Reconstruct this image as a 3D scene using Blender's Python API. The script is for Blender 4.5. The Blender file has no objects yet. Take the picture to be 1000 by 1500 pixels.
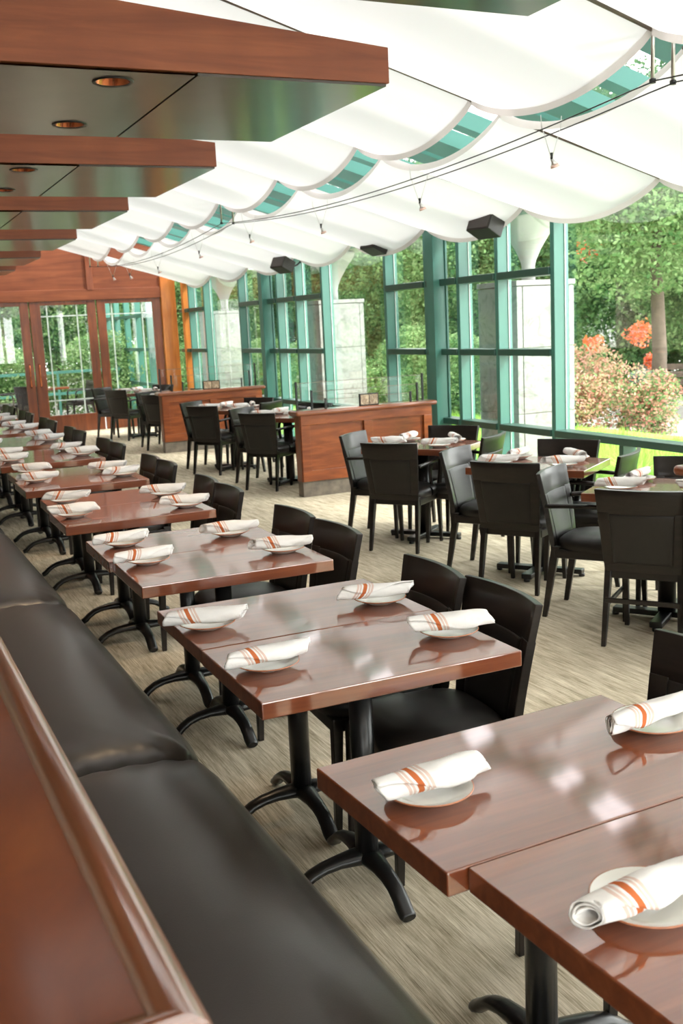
import bpy, math, random
import numpy as np
from mathutils import Vector, Matrix
random.seed(7); rng = np.random.default_rng(11)
PI = math.pi
scene = bpy.context.scene
COL = scene.collection

# ------------------------------------------------------------------ helpers
class MB:
    """mesh collector: boxes, prisms, tubes, lathes, grids -> ONE mesh object"""
    def __init__(s): s.v = []; s.f = []; s.m = []; s.sm = []
    def add(s, vs, fs, mi=0, smooth=False):
        b = len(s.v); s.v += [tuple(p) for p in vs]
        for f in fs: s.f.append(tuple(i + b for i in f)); s.m.append(mi); s.sm.append(smooth)
        return s
    def box(s, x0, x1, y0, y1, z0, z1, mi=0):
        v = [(x, y, z) for z in (z0, z1) for y in (y0, y1) for x in (x0, x1)]
        return s.add(v, [(0, 2, 3, 1), (4, 5, 7, 6), (0, 1, 5, 4), (2, 6, 7, 3), (0, 4, 6, 2), (1, 3, 7, 5)], mi)
    def hexa(s, bot, top, mi=0):
        return s.add(list(bot) + list(top), [(3, 2, 1, 0), (4, 5, 6, 7), (0, 1, 5, 4), (1, 2, 6, 5), (2, 3, 7, 6), (3, 0, 4, 7)], mi)
    def tube(s, pts, r, n=8, mi=0, caps=True, flat=None):
        pts = [Vector(p) for p in pts]; rs = r if isinstance(r, (list, tuple)) else [r] * len(pts)
        rings = []; up = Vector((0, 0, 1)); prev = None
        for i, p in enumerate(pts):
            t = (pts[min(i + 1, len(pts) - 1)] - pts[max(i - 1, 0)]).normalized()
            if prev is None:
                a = t.cross(up)
                if a.length < 1e-3: a = t.cross(Vector((1, 0, 0)))
            else: a = prev - t * prev.dot(t)
            a.normalize(); prev = a; b = t.cross(a)
            ra, rb = (rs[i] * flat[0], rs[i] * flat[1]) if flat else (rs[i], rs[i])
            rings.append([p + a * math.cos(2 * PI * k / n) * ra + b * math.sin(2 * PI * k / n) * rb for k in range(n)])
        vs = [q for R_ in rings for q in R_]; fs = []
        for i in range(len(pts) - 1):
            for k in range(n):
                k2 = (k + 1) % n; fs.append((i * n + k, i * n + k2, (i + 1) * n + k2, (i + 1) * n + k))
        s.add(vs, fs, mi, True)
        if caps:
            b = len(s.v) - len(vs)
            s.f.append(tuple(b + k for k in range(n))[::-1]); s.m.append(mi); s.sm.append(False)
            s.f.append(tuple(b + (len(pts) - 1) * n + k for k in range(n))); s.m.append(mi); s.sm.append(False)
        return s
    def lathe(s, prof, c=(0, 0, 0), n=32, mi=0, mis=None):
        vs = [(c[0] + r * math.cos(2 * PI * k / n), c[1] + r * math.sin(2 * PI * k / n), c[2] + z) for r, z in prof for k in range(n)]
        for i in range(len(prof) - 1):
            fs = [(i * n + k, i * n + (k + 1) % n, (i + 1) * n + (k + 1) % n, (i + 1) * n + k) for k in range(n)]
            if i == 0: s.add(vs, fs, mis[i] if mis else mi, True); b = len(s.v) - len(vs)
            else:
                for f in fs: s.f.append(tuple(q + b for q in f)); s.m.append(mis[i] if mis else mi); s.sm.append(True)
        return s
    def grid(s, fn, nu, nv, mi=0, smooth=True):
        vs = [fn(i / nu, j / nv) for i in range(nu + 1) for j in range(nv + 1)]
        w = nv + 1
        return s.add(vs, [(i * w + j, (i + 1) * w + j, (i + 1) * w + j + 1, i * w + j + 1) for i in range(nu) for j in range(nv)], mi, smooth)
    def shell(s, fn, th, nu, nv, mi=0):
        """solid curved slab: fn(u,v)->(point, normal)"""
        A = [fn(i / nu, j / nv) for i in range(nu + 1) for j in range(nv + 1)]
        w = nv + 1; n = len(A)
        vs = [tuple(Vector(p) + Vector(nn) * th / 2) for p, nn in A] + [tuple(Vector(p) - Vector(nn) * th / 2) for p, nn in A]
        fs = []
        for i in range(nu):
            for j in range(nv):
                q = (i * w + j, (i + 1) * w + j, (i + 1) * w + j + 1, i * w + j + 1)
                fs.append(q); fs.append(tuple(k + n for k in q[::-1]))
        s.add(vs, fs, mi, True); b = len(s.v) - len(vs)
        rim = []
        for i in range(nu): rim.append((i * w, (i + 1) * w)); rim.append(((i + 1) * w + nv, i * w + nv))
        for j in range(nv): rim.append((j + 1, j)); rim.append((nu * w + j, nu * w + j + 1))
        for a, c in rim: s.f.append((b + a, b + a + n, b + c + n, b + c)); s.m.append(mi); s.sm.append(False)
        return s
    def build(s, name, mats, parent=None, bevel=0, loc=None, rz=0, segs=2):
        me = bpy.data.meshes.new(name); me.from_pydata(s.v, [], s.f)
        for m in (mats if isinstance(mats, (list, tuple)) else [mats]): me.materials.append(m)
        me.polygons.foreach_set('material_index', s.m); me.polygons.foreach_set('use_smooth', s.sm); me.update()
        o = bpy.data.objects.new(name, me); COL.objects.link(o)
        if parent: o.parent = parent
        if loc is not None: o.location = loc
        o.rotation_euler[2] = rz
        if bevel:
            md = o.modifiers.new('bevel', 'BEVEL'); md.width = bevel; md.segments = segs; md.limit_method = 'ANGLE'; md.angle_limit = 0.7
            md.harden_normals = False
        return o

def tag(o, label=None, cat=None, group=None, kind=None):
    if label: o['label'] = label
    if cat: o['category'] = cat
    if group: o['group'] = group
    if kind: o['kind'] = kind
    return o
def empty(name, loc=(0, 0, 0), rz=0):
    o = bpy.data.objects.new(name, None); COL.objects.link(o); o.location = loc; o.rotation_euler[2] = rz; o.empty_display_size = .1
    return o
def copy_tree(o, parent=None):
    c = o.copy(); COL.objects.link(c)
    if parent is not None: c.parent = parent
    for ch in list(o.children): copy_tree(ch, c)
    return c
def struct(name, mb, mats, bevel=0):
    return tag(mb.build(name, mats, bevel=bevel), kind='structure')

# ------------------------------------------------------------------ materials
def nodes(name):
    m = bpy.data.materials.new(name); m.use_nodes = True; nt = m.node_tree; nt.nodes.clear()
    out = nt.nodes.new('ShaderNodeOutputMaterial'); return m, nt, out
def bsdf(nt, out, col=(.5, .5, .5), rough=.5, metal=0, coat=0, crough=.05, spec=.5, cior=1.5):
    b = nt.nodes.new('ShaderNodeBsdfPrincipled'); b.inputs['Base Color'].default_value = (*col, 1)
    b.inputs['Roughness'].default_value = rough; b.inputs['Metallic'].default_value = metal
    b.inputs['Coat Weight'].default_value = coat; b.inputs['Coat Roughness'].default_value = crough
    b.inputs['Specular IOR Level'].default_value = spec
    b.inputs['Coat IOR'].default_value = cior
    nt.links.new(b.outputs[0], out.inputs[0]); return b
def ramp(nt, stops, interp='LINEAR'):
    r = nt.nodes.new('ShaderNodeValToRGB'); cr = r.color_ramp; cr.interpolation = interp
    while len(cr.elements) < len(stops): cr.elements.new(0.5)
    for e, (p, c) in zip(cr.elements, stops): e.position = p; e.color = (*c, 1)
    return r
def coords(nt, scale=(1, 1, 1), kind='Object', rot=(0, 0, 0)):
    tc = nt.nodes.new('ShaderNodeTexCoord'); mp = nt.nodes.new('ShaderNodeMapping')
    mp.inputs['Scale'].default_value = scale; mp.inputs['Rotation'].default_value = rot
    nt.links.new(tc.outputs[kind], mp.inputs[0]); return mp
def noise(nt, vec, scale=5, detail=4, rough=.6, dist=0):
    n = nt.nodes.new('ShaderNodeTexNoise'); n.inputs['Scale'].default_value = scale; n.inputs['Detail'].default_value = detail
    n.inputs['Roughness'].default_value = rough; n.inputs['Distortion'].default_value = dist
    nt.links.new(vec.outputs[0], n.inputs['Vector']); return n
def bump(nt, src, b, strength=.1, dist=.01, coat=False):
    bp = nt.nodes.new('ShaderNodeBump'); bp.inputs['Strength'].default_value = strength; bp.inputs['Distance'].default_value = dist
    nt.links.new(src, bp.inputs['Height']); nt.links.new(bp.outputs[0], b.inputs['Normal'])
    if coat: nt.links.new(bp.outputs[0], b.inputs['Coat Normal'])
def simple(name, col, rough=.5, metal=0, coat=0, crough=.05, var=.12, nscale=8, bmp=0, spec=.5, bscale=None):
    m, nt, out = nodes(name); b = bsdf(nt, out, col, rough, metal, coat, crough, spec)
    mp = coords(nt); n = noise(nt, mp, nscale, 4)
    a = tuple(max(0, c * (1 - var)) for c in col); d = tuple(min(1, c * (1 + var)) for c in col)
    r = ramp(nt, [(.3, a), (.7, d)]); nt.links.new(n.outputs[0], r.inputs[0]); nt.links.new(r.outputs[0], b.inputs['Base Color'])
    if bmp:
        n2 = noise(nt, mp, bscale or nscale * 10, 3); bump(nt, n2.outputs[0], b, bmp, .004)
    return m
def wood(name, dark, mid, light, scale=(2, 30, 30), rough=.35, coat=.6, crough=.08, rot=(0, 0, 0), spec=.5, bmp=.02, cior=1.5):
    m, nt, out = nodes(name); b = bsdf(nt, out, mid, rough, 0, coat, crough, spec, cior)
    mp = coords(nt, scale, rot=rot); n = noise(nt, mp, 1.0, 6, .62, .6)
    mp2 = coords(nt, (1.3, 1.3, 1.3)); n2 = noise(nt, mp2, 1.7, 2)
    mx = nt.nodes.new('ShaderNodeMath'); mx.operation = 'MULTIPLY_ADD'; mx.inputs[1].default_value = .7
    nt.links.new(n.outputs[0], mx.inputs[0])
    m2 = nt.nodes.new('ShaderNodeMath'); m2.operation = 'MULTIPLY'; m2.inputs[1].default_value = .3
    nt.links.new(n2.outputs[0], m2.inputs[0]); nt.links.new(m2.outputs[0], mx.inputs[2])
    r = ramp(nt, [(.33, dark), (.5, mid), (.66, light)]); nt.links.new(mx.outputs[0], r.inputs[0])
    nt.links.new(r.outputs[0], b.inputs['Base Color'])
    if bmp: bump(nt, n.outputs[0], b, bmp, .002)
    return m
def glass(name, tint=(1, 1, 1), refl=1.0, rough=0.0):
    m, nt, out = nodes(name)
    t = nt.nodes.new('ShaderNodeBsdfTransparent'); t.inputs[0].default_value = (*tint, 1)
    g = nt.nodes.new('ShaderNodeBsdfGlossy'); g.inputs['Roughness'].default_value = rough; g.inputs[0].default_value = (1, 1, 1, 1)
    lw = nt.nodes.new('ShaderNodeLayerWeight'); lw.inputs[0].default_value = .5       # Schlick reflectance, same from both sides
    pw = nt.nodes.new('ShaderNodeMath'); pw.operation = 'POWER'; pw.inputs[1].default_value = 5; nt.links.new(lw.outputs['Facing'], pw.inputs[0])
    mu = nt.nodes.new('ShaderNodeMath'); mu.operation = 'MULTIPLY_ADD'; mu.inputs[1].default_value = .9; mu.inputs[2].default_value = .042 * refl; mu.use_clamp = True
    mix = nt.nodes.new('ShaderNodeMixShader'); nt.links.new(pw.outputs[0], mu.inputs[0]); nt.links.new(mu.outputs[0], mix.inputs[0])
    nt.links.new(t.outputs[0], mix.inputs[1]); nt.links.new(g.outputs[0], mix.inputs[2]); nt.links.new(mix.outputs[0], out.inputs[0]); return m
def cloth(name, col, trans=.5, bscale=60, bmp=.15, wrinkle=None):
    m, nt, out = nodes(name)
    d = nt.nodes.new('ShaderNodeBsdfDiffuse'); d.inputs[0].default_value = (*col, 1)
    t = nt.nodes.new('ShaderNodeBsdfTranslucent'); t.inputs[0].default_value = (*col, 1)
    mix = nt.nodes.new('ShaderNodeMixShader'); mix.inputs[0].default_value = trans
    mp = coords(nt); n = noise(nt, mp, bscale, 4)
    bp = nt.nodes.new('ShaderNodeBump'); bp.inputs['Strength'].default_value = bmp; bp.inputs['Distance'].default_value = .01
    nt.links.new(n.outputs[0], bp.inputs['Height']); nt.links.new(bp.outputs[0], d.inputs['Normal']); nt.links.new(bp.outputs[0], t.inputs['Normal'])
    nt.links.new(d.outputs[0], mix.inputs[1]); nt.links.new(t.outputs[0], mix.inputs[2]); nt.links.new(mix.outputs[0], out.inputs[0]); return m
def leafmat(name, a, c, trans=.35):
    m, nt, out = nodes(name)
    oi = nt.nodes.new('ShaderNodeTexCoord'); n = nt.nodes.new('ShaderNodeTexNoise'); n.inputs['Scale'].default_value = 2.2; n.inputs['Detail'].default_value = 5
    nt.links.new(oi.outputs['Object'], n.inputs['Vector']); r = ramp(nt, [(.35, a), (.68, c)]); nt.links.new(n.outputs[0], r.inputs[0])
    d = nt.nodes.new('ShaderNodeBsdfDiffuse'); t = nt.nodes.new('ShaderNodeBsdfTranslucent'); mix = nt.nodes.new('ShaderNodeMixShader'); mix.inputs[0].default_value = trans
    nt.links.new(r.outputs[0], d.inputs[0]); nt.links.new(r.outputs[0], t.inputs[0])
    nt.links.new(d.outputs[0], mix.inputs[1]); nt.links.new(t.outputs[0], mix.inputs[2]); nt.links.new(mix.outputs[0], out.inputs[0]); return m

M = {}
M['table'] = wood('cherry_tabletop', (.135, .030, .009), (.20, .048, .014), (.27, .074, .023), scale=(1.6, 26, 26), rough=.4, coat=1.0, crough=.065, spec=.3, cior=2.25, bmp=.006)
M['panel'] = wood('cherry_panel', (.13, .027, .005), (.20, .045, .009), (.29, .075, .015), scale=(3, 3, 22), rough=.38, coat=.22, crough=.15, rot=(0, PI / 2, 0), spec=.35)
M['cap'] = wood('cherry_cap', (.15, .036, .011), (.21, .055, .017), (.27, .080, .026), scale=(2, 24, 24), rough=.3, coat=.8, crough=.1)
M['ledge'] = wood('cherry_ledge', (.10, .022, .005), (.17, .042, .009), (.26, .075, .018), scale=(5, 1.6, 20), rough=.35, coat=.6, crough=.14, cior=1.45)
M['mould'] = wood('cherry_moulding', (.14, .045, .02), (.19, .065, .03), (.24, .09, .045), scale=(20, 2, 20), rough=.3, coat=1, crough=.12, cior=3.0)
M['fascia'] = wood('fascia_wood', (.125, .033, .012), (.185, .052, .019), (.245, .076, .028), scale=(1.0, 9, 14), rough=.5, coat=.1, crough=.3, spec=.3)
M['soffit'] = simple('dark_soffit_panel', (.045, .035, .025), .28, .35, .6, .16, var=.25, nscale=3)
M['doorwood'] = wood('door_wood', (.105, .023, .005), (.175, .040, .009), (.26, .068, .015), scale=(14, 14, 1.4), rough=.4, coat=.4, crough=.2)
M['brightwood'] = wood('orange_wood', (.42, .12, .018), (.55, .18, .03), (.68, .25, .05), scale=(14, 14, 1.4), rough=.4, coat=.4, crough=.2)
M['chair'] = wood('dark_chair_wood', (.005, .0035, .0028), (.010, .0066, .005), (.016, .0105, .0078), scale=(6, 6, 40), rough=.40, coat=.28, crough=.16, spec=.3)
M['leather'] = simple('black_leather', (.014, .012, .0105), .42, 0, .14, .3, spec=.3, var=.15, nscale=14, bmp=.12, bscale=260)
M['leather_bench'] = simple('brown_black_leather', (.026, .021, .016), .36, 0, .55, .27, var=.12, nscale=5, bmp=.10, bscale=300)
M['iron'] = simple('black_cast_iron', (.010, .010, .010), .36, .3, .35, .25, var=.2, nscale=12, bmp=.08, bscale=90)
M['rafter'] = simple('deep_teal_rafter', (.055, .22, .18), .5, var=.04, nscale=2)
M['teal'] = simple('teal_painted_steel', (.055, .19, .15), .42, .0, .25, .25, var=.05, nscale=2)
M['teal_shaded'] = simple('shaded_teal_steel', (.024, .080, .058), .42, .0, .25, .25, var=.05, nscale=2)  # same teal steel, with the transoms' underside shade put into its colour
M['gasket'] = simple('pale_glazing_bead', (.75, .80, .76), .4, 0)
M['stone'] = simple('grey_brown_stone', (.13, .105, .08), .5, 0, .2, .3, var=.45, nscale=9, bmp=.05)
M['steel'] = simple('brushed_steel', (.62, .62, .60), .28, .9, var=.06)
M['darksteel'] = simple('dark_metal', (.03, .03, .03), .35, .6, var=.1)
M['copper'] = simple('copper_reflector', (.55, .18, .08), .2, .9, var=.2)
M['plate'] = simple('cream_glazed_china', (.80, .79, .74), .18, 0, .6, .05, var=.03)
M['rim'] = simple('brown_glazed_rim', (.42, .15, .07), .25, 0, .5, .1, var=.2, nscale=40)
M['glass'] = glass('window_glass', (.95, .97, .96), 1.6)
M['clear'] = glass('clear_screen_glass', (.985, .99, .988), .35)
M['sail'] = cloth('white_sail_cloth', (.90, .90, .89), .55, 3, .12)
M['hem'] = cloth('sail_hem', (.80, .76, .75), .25, 90, .2)
M['shade_batten'] = simple('shade_dark_batten', (.13, .10, .08), .6)  # rod coloured dark to draw the shade line along the sail seams
M['wall'] = simple('cream_wall', (.55, .47, .38), .8, var=.05)
M['speaker'] = simple('black_speaker_cabinet', (.025, .022, .020), .5, 0, var=.1)
M['grille'] = simple('speaker_grille', (.055, .045, .042), .6, .2, var=.2, nscale=200)
M['bulb'] = simple('pinkish_lamp_glass', (.80, .55, .47), .15, .3, .5)
M['path'] = simple('pale_pavement', (.50, .47, .44), .8, var=.12, nscale=2)
M['trunk'] = simple('bark', (.10, .075, .055), .9, var=.3, nscale=9, bmp=.4)
M['concrete'] = simple('white_concrete', (.48, .48, .46), .7, var=.04)
M['green_a'] = leafmat('leaf_green', (.055, .14, .045), (.25, .40, .16))
M['green_b'] = leafmat('leaf_fresh', (.11, .22, .07), (.37, .50, .24))
M['green_c'] = leafmat('leaf_deep', (.035, .10, .04), (.17, .29, .13))
M['lawnleaf'] = leafmat('lawn_blade', (.30, .55, .08), (.60, .85, .22), .5)
M['core'] = leafmat('crown_core', (.04, .11, .03), (.16, .30, .08), .1)
M['pink'] = leafmat('pink_blossom', (.62, .22, .17), (.88, .55, .48), .4)
M['orange'] = leafmat('orange_blossom', (.85, .18, .06), (.95, .35, .15), .4)
M['tan'] = leafmat('tan_twig_leaf', (.38, .24, .15), (.60, .46, .30), .3)
M['bin'] = simple('dark_green_bin', (.05, .10, .08), .5)

def m_marble(name, a, b_):
    m, nt, out = nodes(name); b = bsdf(nt, out, a, .55, 0, .1, .3)
    mp = coords(nt, (2.2, 2.2, 2.2)); n = noise(nt, mp, 2.4, 8, .72, 1.6)
    r = ramp(nt, [(.36, b_), (.5, a), (.7, tuple(min(1, c * 1.1) for c in a))]); nt.links.new(n.outputs[0], r.inputs[0]); nt.links.new(r.outputs[0], b.inputs['Base Color'])
    bump(nt, n.outputs[0], b, .5, .02); return m
M['marble'] = m_marble('rough_white_marble', (.30, .30, .285), (.18, .19, .175))
def m_plaque():
    m, nt, out = nodes('veined_brown_stone'); b = bsdf(nt, out, (.3, .2, .12), .4, 0, .3, .2)
    mp = coords(nt, (9, 9, 9)); n = noise(nt, mp, 2.0, 6, .7, 2.5)
    r = ramp(nt, [(.42, (.30, .20, .12)), (.49, (.12, .07, .04)), (.55, (.42, .31, .20))]); nt.links.new(n.outputs[0], r.inputs[0]); nt.links.new(r.outputs[0], b.inputs['Base Color']); return m
M['veined'] = m_plaque()
def m_carpet():
    m, nt, out = nodes('striated_carpet'); b = bsdf(nt, out, (.4, .35, .27), .95, 0, 0, 0, .15)
    mp = coords(nt, (165, 2.2, 1)); n = noise(nt, mp, 1.0, 5, .75, .0)
    mpf = coords(nt, (360, 7, 1)); nf = noise(nt, mpf, 1.0, 3, .8)
    mp2 = coords(nt, (26, 3.2, 1)); n2 = noise(nt, mp2, 1.0, 5, .7)
    r = ramp(nt, [(.37, (.15, .12, .08)), (.465, (.42, .355, .245)), (.55, (.66, .58, .44)), (.64, (.86, .79, .64))])
    ad = nt.nodes.new('ShaderNodeMath'); ad.operation = 'MULTIPLY_ADD'; ad.inputs[1].default_value = .34; nt.links.new(nf.outputs[0], ad.inputs[0])
    sc = nt.nodes.new('ShaderNodeMath'); sc.operation = 'MULTIPLY_ADD'; sc.inputs[1].default_value = .34; nt.links.new(n.outputs[0], sc.inputs[0])
    s2 = nt.nodes.new('ShaderNodeMath'); s2.operation = 'MULTIPLY'; s2.inputs[1].default_value = .34; nt.links.new(n2.outputs[0], s2.inputs[0])
    nt.links.new(s2.outputs[0], sc.inputs[2]); nt.links.new(sc.outputs[0], ad.inputs[2])
    nt.links.new(ad.outputs[0], r.inputs[0]); nt.links.new(r.outputs[0], b.inputs['Base Color'])
    bump(nt, ad.outputs[0], b, .35, .005); return m
M['carpet'] = m_carpet()
def m_napkin(name, s0):
    """white cotton with a stripe set woven across it; s0 = where along the roll (metres)"""
    m, nt, out = nodes(name)
    tc = nt.nodes.new('ShaderNodeTexCoord'); sp = nt.nodes.new('ShaderNodeSeparateXYZ'); nt.links.new(tc.outputs['UV'], sp.inputs[0])
    def stripe_set(src, c):
        k = nt.nodes.new('ShaderNodeMath'); k.operation = 'MULTIPLY_ADD'; k.inputs[1].default_value = 2.6; k.inputs[2].default_value = .5 - 2.6 * c; nt.links.new(src, k.inputs[0])
        W = (.86, .835, .81); O = (.56, .16, .06); P = (.72, .55, .48)
        r = ramp(nt, [(0, W), (.425, P), (.445, W), (.452, P), (.467, W), (.482, O), (.518, W), (.533, P), (.548, W), (.555, P), (.575, W)], 'CONSTANT')
        nt.links.new(k.outputs[0], r.inputs[0]); return r
    r1 = stripe_set(sp.outputs[0], s0)
    d = nt.nodes.new('ShaderNodeBsdfDiffuse'); t = nt.nodes.new('ShaderNodeBsdfTranslucent'); mix = nt.nodes.new('ShaderNodeMixShader'); mix.inputs[0].default_value = .15
    mp = coords(nt); n = noise(nt, mp, 45, 3); bp = nt.nodes.new('ShaderNodeBump'); bp.inputs['Strength'].default_value = .35; bp.inputs['Distance'].default_value = .006
    nt.links.new(n.outputs[0], bp.inputs['Height'])
    for q in (d, t): nt.links.new(r1.outputs[0], q.inputs[0]); nt.links.new(bp.outputs[0], q.inputs['Normal'])
    nt.links.new(d.outputs[0], mix.inputs[1]); nt.links.new(t.outputs[0], mix.inputs[2]); nt.links.new(mix.outputs[0], out.inputs[0]); return m
M['napkin'] = m_napkin('striped_napkin_cotton', .5)

# ------------------------------------------------------------------ camera
F, YAW, PITCH, ROLL, CH = 1526.45, 0.4332786, 0.1782787, -0.0484081, 1.728
cy, sy, cp, sp_ = math.cos(YAW), math.sin(YAW), math.cos(PITCH), math.sin(PITCH)
f_ = Vector((sy * cp, cy * cp, -sp_)); r_ = Vector((cy, -sy, 0)); u_ = r_.cross(f_)
cr, sr = math.cos(ROLL), math.sin(ROLL)
r2 = cr * r_ + sr * u_; u2 = -sr * r_ + cr * u_
cd = bpy.data.cameras.new('camera'); cam = bpy.data.objects.new('camera', cd); COL.objects.link(cam)
mw = Matrix((r2, u2, -f_)).transposed().to_4x4(); mw.translation = (0, 0, CH); cam.matrix_world = mw
cd.sensor_fit = 'VERTICAL'; cd.sensor_height = 36; cd.sensor_width = 24; cd.lens = F * 36 / 1500; cd.clip_start = .05; cd.clip_end = 300
cd.dof.use_dof = True; cd.dof.focus_distance = 3.4; cd.dof.aperture_fstop = 7.0
scene.camera = cam

# ------------------------------------------------------------------ setting: floor, walls, windows
XI, XG, XO = 5.88, 6.005, 6.04        # window wall: mullion inner face, glass, outer face
YD = 19.6                             # door wall
mb = MB().box(-4.5, XO, -3.2, YD + .1, -.12, 0); struct('floor', mb, M['carpet'])
mb = MB().box(-4.6, -4.5, -3.2, YD + .2, -.1, 5.6); struct('wall_left', mb, M['wall'])
mb = MB().box(-4.5, XO, -3.3, -3.2, -.1, .5).box(-4.5, XO, -3.3, -3.2, 3.0, 5.6).box(-4.5, -4.0, -3.3, -3.2, .5, 3.0)
for k in range(9): mb.box(-4.0 + 1.2 * k, -3.9 + 1.2 * k, -3.3, -3.2, .5, 3.0)
struct('wall_back', mb, M['wall'])
mb = MB().box(-4.0, XO, -3.254, -3.246, .5, 3.0); struct('window_back_added', mb, M['glass'])  # unseen glazing behind the camera, added to let in more daylight
ROOF = lambda x: 2.703 + (5.667 - x) * .293     # sail plane
# window wall
P0 = [7.895, 8.80, 9.52, 10.20, 11.16]; PER = 5.09
ms = sorted([y + PER * k for y in P0 for k in (-2, -1, 0, 1)] + [7.895 + 2 * PER, 8.80 + 2 * PER])
ms = [y for y in ms if -3 < y < YD - .3]
zh = 2.685
nwin = 0
def mull(mb, y, w=.05, x0=XI, x1=XO, z0=0, z1=zh): mb.box(x0, x1, y, y + w, z0, z1)
for i, y in enumerate(ms):
    mb = MB(); mull(mb, y, .06); struct('trim_%d' % (i + 1), mb, M['teal'], .004)
    mb = MB().box(XG - .010, XG - .004, y - .010, y, .1, zh); struct('trim_bead_%d' % (i + 1), mb, M['gasket'])
edges = ms + [YD]
tn = 0
for i in range(len(ms)):
    y0 = ms[i] + .06; y1 = edges[i + 1]; big = (y1 - y0) > 1.5
    mb = MB().box(XG - .004, XG + .004, y0 - .03, y1 + .03, .06, zh); nwin += 1
    struct('window_%d' % nwin, mb, M['glass'])
    mb = MB().box(XI - .02, XG + .02, y0, y1, .60, .665)
    if not big:
        mb.box(XI - .02, XG + .02, y0, y1, 1.345, 1.41); mb.box(XI - .02, XG + .02, y0, y1, 2.08, 2.15)
    else:
        ym = (y0 + y1) / 2 - .05; mb.box(XI, XG + .02, ym, ym + .055, 0, .60)
    struct('trim_transom_%d' % nwin, mb, M['teal_shaded'], .006)
mb = MB().box(XI - .02, XO + .05, -3.2, YD, zh, zh + .22); struct('trim_header', mb, M['teal'], .005)
mb = MB().box(5.66, XI, -3.2, YD, 0, .035); mb.box(XI, XO, -3.2, YD, 0, .08); struct('trim_window_curb', mb, M['teal_shaded'], .004)
# the two big steel columns of the window wall
for k in range(-1, 2):
    y = 9.90 + PER * k
    mb = MB().box(5.80, 5.93, y + .03, y + .06, 0, 2.72).box(5.775, 5.80, y - .03, y + .12, 0, 2.72).box(5.93, 5.955, y - .03, y + .12, 0, 2.72).box(5.80, 5.93, y - .012, y + .03, 0, 2.72)
    o = mb.build('steel_column', M['teal'], bevel=.003)
    tag(o, {-1: 'teal steel column beside the window, nearest the camera', 0: 'teal steel column against the window wall, beside the nearer panelled divider', 1: 'teal steel column against the window wall, behind the farther panelled divider'}[k], 'column', 'steel columns of the window wall')
# wood post and end post of the window wall
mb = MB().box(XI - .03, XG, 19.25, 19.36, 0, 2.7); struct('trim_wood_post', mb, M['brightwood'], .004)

# ---- door wall
mb = MB()
mb.box(-4.5, 5.6, YD, YD + .16, 2.44, 5.6)
struct('wall_far', mb, M['fascia'])
mb = MB().box(-4.5, 5.53, YD - .04, YD + .12, 2.38, 2.58); struct('trim_door_header', mb, M['fascia'], .006)
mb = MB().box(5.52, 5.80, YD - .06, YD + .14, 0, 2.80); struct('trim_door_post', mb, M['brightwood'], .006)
for q, (xx, ww) in enumerate([(4.15, .12), (2.0, .12), (-.2, .12)]):
    mb = MB().box(xx, xx + ww, YD - .055, YD, 2.56, 3.3); struct('trim_gable_batten_%d' % (q + 1), mb, M['doorwood'], .004)
doorx = [(-2.70, -1.52), (-1.48, -.3), (-.28, .90), (.90 + .02, 1.98), (1.98, 3.08), (3.10, 4.285), (4.31, 5.51)]
for i, (a, b) in enumerate(doorx):
    st = .155; gx0, gx1 = a + st, b - st; z0, z1 = .32, 2.31; yf = YD
    if i == 5: gx0 = 3.29
    mb = MB().box(a, gx0, yf, yf + .06, .0, 2.40).box(gx1, b, yf, yf + .06, 0, 2.40).box(gx0, gx1, yf, yf + .06, 0, z0).box(gx0, gx1, yf, yf + .06, z1, 2.40)
    d = struct('door_%d' % (i + 1), mb, M['doorwood'], .006)
    g = MB().box(gx0, gx1, yf + .026, yf + .034, z0, z1).build('door_glass', M['glass'], d)
    if i >= 5:
        bb = MB().box(gx0, gx1, yf + .04, yf + .055, 2.105, 2.125)
        for fr in (.14, .78):
            xx = gx0 + (gx1 - gx0) * fr; bb.box(xx - .011, xx + .011, yf + .04, yf + .055, z0, z1)
        bb.box(gx0, gx1, yf + .04, yf + .055, .58, .60)
        tag(bb.build('glazing_bar', M['gasket'], d), 'thin white glazing bars')
    if i in (4, 5):
        hx = 3.005 if i == 4 else 3.175
        h = MB().tube([(hx, yf, 1.27), (hx, yf - .05, 1.25), (hx, yf - .05, .88), (hx, yf, .86)], .012, 8)
        tag(h.build('door_handle', M['copper'], d), 'long copper pull handle')

# ------------------------------------------------------------------ roof: rafters, skylight, sails
SEAM = [-4.25 + 1.76 * k for k in range(0, 14)]
for k, y in enumerate(SEAM[:-1]):
    for off, w in ((.14, .36), (.60, .26), (1.38, .14)):
        mb = MB(); x0, x1 = 1.0, XO + .1; zz = lambda x: ROOF(x) + .33
        mb.hexa([(x0, y + off, zz(x0)), (x1, y + off, zz(x1)), (x1, y + off + w, zz(x1)), (x0, y + off + w, zz(x0))],
                [(x0, y + off, zz(x0) + .14), (x1, y + off, zz(x1) + .14), (x1, y + off + w, zz(x1) + .14), (x0, y + off + w, zz(x0) + .14)])
        struct('trim_rafter_%d_%d' % (k + 1, int(off * 100)), mb, M['rafter'])
mb = MB(); x0, x1 = -4.5, XO + .2
mb.hexa([(x0, -3.2, ROOF(x0) + .5), (x1, -3.2, ROOF(x1) + .5), (x1, YD, ROOF(x1) + .5), (x0, YD, ROOF(x0) + .5)],
        [(x0, -3.2, ROOF(x0) + .51), (x1, -3.2, ROOF(x1) + .51), (x1, YD, ROOF(x1) + .51), (x0, YD, ROOF(x0) + .51)])
struct('ceiling_skylight', mb, glass('skylight_glass', (.75, .73, .735), .3))
ordn = ['first', 'second', 'third', 'fourth', 'fifth', 'sixth', 'seventh', 'eighth', 'ninth', 'tenth', 'eleventh', 'twelfth', 'thirteenth']
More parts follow.
